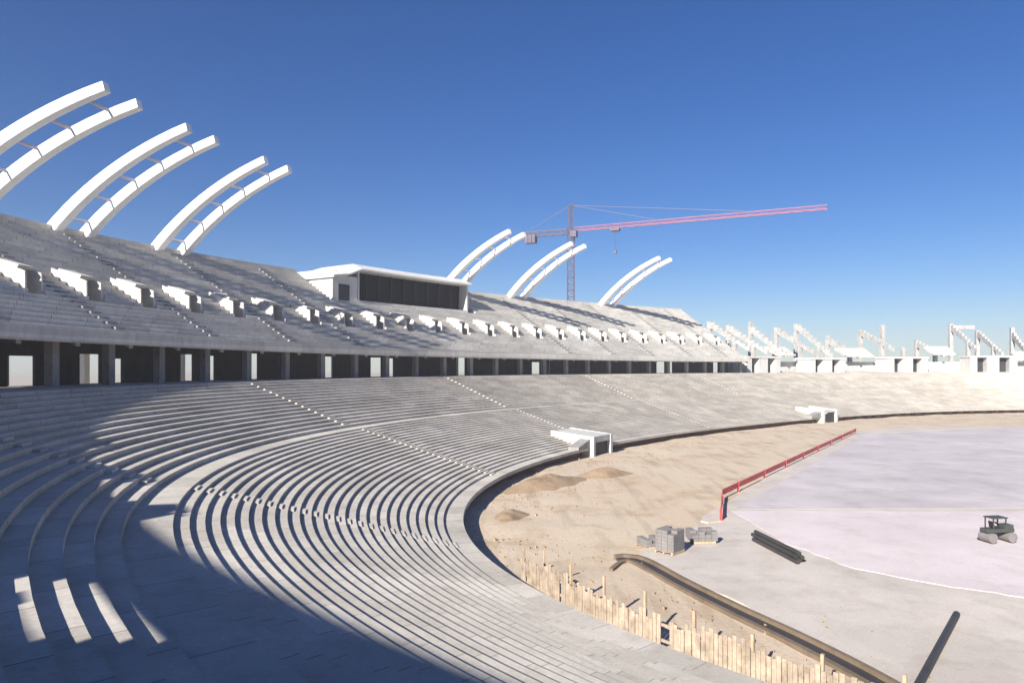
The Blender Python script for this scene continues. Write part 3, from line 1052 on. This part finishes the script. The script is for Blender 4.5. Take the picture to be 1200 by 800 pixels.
def pipe_stack(name, a, b, n, r, label, mat='pipe'):
    a, b = Vector(a), Vector(b)
    root = thing(name, label, 'pipes', (a + b) / 2)
    dn = (b - a).normalized()
    s = Vector((-dn.y, dn.x, 0))
    lay, row, i = 0, n, 0
    while row > 0:
        for k in range(row):
            off = (k - (row - 1) / 2) * 2.02 * r
            sh = dn * random.uniform(-0.25, 0.25)
            z0 = a.z + r + lay * 1.74 * r
            bm = bmesh.new()
            tube(bm, Vector((a.x, a.y, z0)) + s * off + sh, Vector((b.x, b.y, z0)) + s * off + sh, r, 12)
            obj('pipe', bm, mat, root, smooth=False)
        lay += 1
        row -= 1
    return root
pipe_stack('pipe_stack', pix(886, 633, 0.1), pix(938, 660, 0.1), 3, 0.12, 'low stack of dark pipes lying at the edge of the whitish sheet')
# one long pipe on the ground
a, b = pix(1121, 724, 0.1), pix(1066, 826, 0.1)
bm = bmesh.new()
tube(bm, a + Vector((0, 0, 0.18)), b + Vector((0, 0, 0.14)), 0.14, 14)
tag(obj('drain_pipe', bm, 'pipe'), 'single long dark pipe lying across the track, lower right', 'pipe')

# pallets of blocks and site odds and ends by the track start
def block_pallet(p, rz, nx, ny, nz, label):
    root = thing('block_pallet', label, 'blocks', (p.x, p.y, p.z), 'pallets of grey blocks by the track')
    c, s = math.cos(rz), math.sin(rz)
    X, Y = Vector((c, s, 0)), Vector((-s, c, 0))
    bm = bmesh.new()
    for k in (-0.55, 0, 0.55):
        bar(bm, p + Y * k - X * 0.7 + Vector((0, 0, 0.06)), p + Y * k + X * 0.7 + Vector((0, 0, 0.06)), 0.1, 0.12)
    for k in range(6):
        q = p + X * (-0.6 + k * 0.24) + Vector((0, 0, 0.135))
        bar(bm, q - Y * 0.6, q + Y * 0.6, 0.18, 0.025)
    obj('pallet', bm, 'timber', root)
    bm = bmesh.new()
    for i in range(nx):
        for j in range(ny):
            for l in range(nz):
                if l == nz - 1 and random.random() < 0.35:
                    continue
                q = p + X * ((i - (nx - 1) / 2) * 0.41) + Y * ((j - (ny - 1) / 2) * 0.41) + Vector((0, 0, 0.25 + l * 0.2))
                bar(bm, q - X * 0.195, q + X * 0.195, 0.39, 0.19)
    obj('blocks', bm, 'block', root)
block_pallet(pix(762, 640, 0.05), 0.3, 3, 3, 2, 'small pallet of grey blocks, leftmost of the three near the track end')
block_pallet(pix(785, 646, 0.12), 0.8, 3, 3, 6, 'tallest pallet of grey blocks in the middle of the three near the track end')
block_pallet(pix(822, 634, 0.12), 0.1, 4, 3, 3, 'low wide pallet of grey blocks just below the corner of the red barrier')

# heaps of dug earth on the sand
def heap(p, rx, ry, h, rz, label):
    from mathutils import noise as mn
    bm = bmesh.new()
    n, m = 40, 14
    c, s = math.cos(rz), math.sin(rz)
    rings = []
    for j in range(m + 1):
        q = j / m
        ring = []
        for i in range(n):
            a = 2 * math.pi * i / n
            w = 1 + 0.22 * mn.noise(Vector((math.cos(a) * 1.7 + p.x, math.sin(a) * 1.7 + p.y, 0)))
            x, y = math.cos(a) * rx * q * w, math.sin(a) * ry * q * w
            z = h * (0.5 + 0.5 * math.cos(math.pi * q)) * (1 + 0.35 * mn.noise(Vector((x * 0.5 + p.x, y * 0.5, 3)))) + 0.12 * mn.noise(Vector((x * 1.9, y * 1.9, p.x))) * (1 - q) - 0.12 * q
            ring.append(bm.verts.new((p.x + x * c - y * s, p.y + x * s + y * c, p.z + z)))
            if j == 0:
                break
        rings.append(ring)
    for i in range(n):
        bm.faces.new((rings[0][0], rings[1][i], rings[1][(i + 1) % n]))
    for r0, r1 in zip(rings[1:], rings[2:]):
        for i in range(n):
            bm.faces.new((r0[i], r1[i], r1[(i + 1) % n], r0[(i + 1) % n]))
    bm.faces.new(rings[-1])
    tag(obj('earth_heap', bm, 'earth', smooth=True), label, 'earth heap', 'heaps of dug earth on the sand')
heap(pix(640, 568), 7.0, 2.6, 0.9, R(48), 'long brown earth heap on the sand beside the curved arena wall')
heap(pix(708, 556), 4.5, 2.2, 0.7, R(30), 'short brown earth heap on the sand below the nearer tunnel portal')
heap(pix(596, 606), 3.2, 1.6, 0.5, R(70), 'smallest brown earth heap, nearest the camera by the curved arena wall')

# small roller on the sheet
def roller(p, rz):
    root = thing('road_roller', 'small dark ride-on roller with a canopy parked on the whitish sheet at the right', 'roller', (p.x, p.y, p.z))
    c, s = math.cos(rz), math.sin(rz)
    f = 0.72
    X, Y, Z = Vector((c, s, 0)) * f, Vector((-s, c, 0)) * f, Vector((0, 0, f))
    for k in (-0.95, 0.95):
        bm = bmesh.new()
        q = p + X * k + Z * 0.42
        tube(bm, q - Y * 0.6, q + Y * 0.6, 0.42 * f, 24)
        obj('drum', bm, 'block', root)
    bm = bmesh.new()
    bar(bm, p - X * 1.35 + Z * 1.0, p + X * 1.25 + Z * 1.0, 0.9 * f, 0.34 * f)
    bar(bm, p + X * 0.35 + Z * 1.3, p + X * 1.2 + Z * 1.3, 0.85 * f, 0.36 * f)
    obj('body', bm, 'machine', root, bevel=0.05)
    bm = bmesh.new()
    bar(bm, p - X * 0.55 + Z * 1.25, p - X * 0.05 + Z * 1.25, 0.5 * f, 0.12 * f)
    bar(bm, p - X * 0.55 + Z * 1.25, p - X * 0.65 + Z * 1.75, 0.5 * f, 0.1 * f, up=X)
    obj('seat', bm, 'tyre', root)
    bm = bmesh.new()
    for u in (-0.8, 0.4):
        for w in (-0.42, 0.42):
            bar(bm, p + X * u + Y * w + Z * 1.1, p + X * u + Y * w + Z * 2.05, 0.06)
    obj('canopy_post', bm, 'machine', root)
    bm = bmesh.new()
    bar(bm, p - X * 0.95 + Z * 2.09, p + X * 0.55 + Z * 2.09, 1.05 * f, 0.07)
    obj('canopy', bm, 'machine', root, bevel=0.02)
    bm = bmesh.new()
    tube(bm, p + X * 0.1 + Z * 1.2, p + X * 0.05 - X * 0.12 + Z * 1.55, 0.03, 8)
    tube(bm, p - X * 0.08 + Z * 1.54, p - X * 0.05 + Z * 1.58, 0.2 * f, 14)
    obj('steering_wheel', bm, 'tyre', root)
roller(pix(1169, 634, 0.18), 0.15)

# loose stones and clods on the sand: nobody could count them
bm = bmesh.new()
rr = random.Random(5)
for i in range(1900):
    t = rr.uniform(0.9, 3.45)
    o = -abs(rr.gauss(0, 5.0)) - 0.4
    if o < -14:
        continue
    p = P(t, o)
    r = min(0.16, 0.025 + rr.expovariate(30))
    vs_ = []
    for k in range(5):
        a_ = 2 * math.pi * k / 5 + rr.uniform(-.3, .3)
        q = r * rr.uniform(0.7, 1.2)
        vs_.append(bm.verts.new((p.x + math.cos(a_) * q, p.y + math.sin(a_) * q, -0.05)))
    top = [bm.verts.new((v.co.x * 0.45 + p.x * 0.55 + rr.uniform(-.2, .2) * r, v.co.y * 0.45 + p.y * 0.55, 0.05 + r * rr.uniform(0.5, 1.0))) for v in vs_]
    bm.faces.new(top)
    for k in range(5):
        bm.faces.new((vs_[k], vs_[(k + 1) % 5], top[(k + 1) % 5], top[k]))
rub = obj('rubble', bm, 'earth')
rub['kind'] = 'stuff'

# ------------------------------------------------------------------ air
bm = bmesh.new()
quadbox(bm, [(x, y, z) for z in (-1.1, 68.5) for x, y in ((-1210, -1210), (1210, -1210), (1210, 1210), (-1210, 1210))])
me = bpy.data.meshes.new('haze')
bmesh.ops.recalc_face_normals(bm, faces=bm.faces)
bm.to_mesh(me)
bm.free()
hz = bpy.data.objects.new('haze', me)
COL.objects.link(hz)
hz['kind'] = 'stuff'
hm = bpy.data.materials.new('haze')
hm.use_nodes = True
nt = hm.node_tree
nt.nodes.remove(nt.nodes['Principled BSDF'])
pv = nt.nodes.new('ShaderNodeVolumePrincipled')
pv.inputs['Color'].default_value = (0.93, 0.92, 1.0, 1)
pv.inputs['Density'].default_value = 0.0005
pv.inputs['Anisotropy'].default_value = 0.1
nt.links.new(pv.outputs[0], nt.nodes['Material Output'].inputs['Volume'])
me.materials.append(hm)
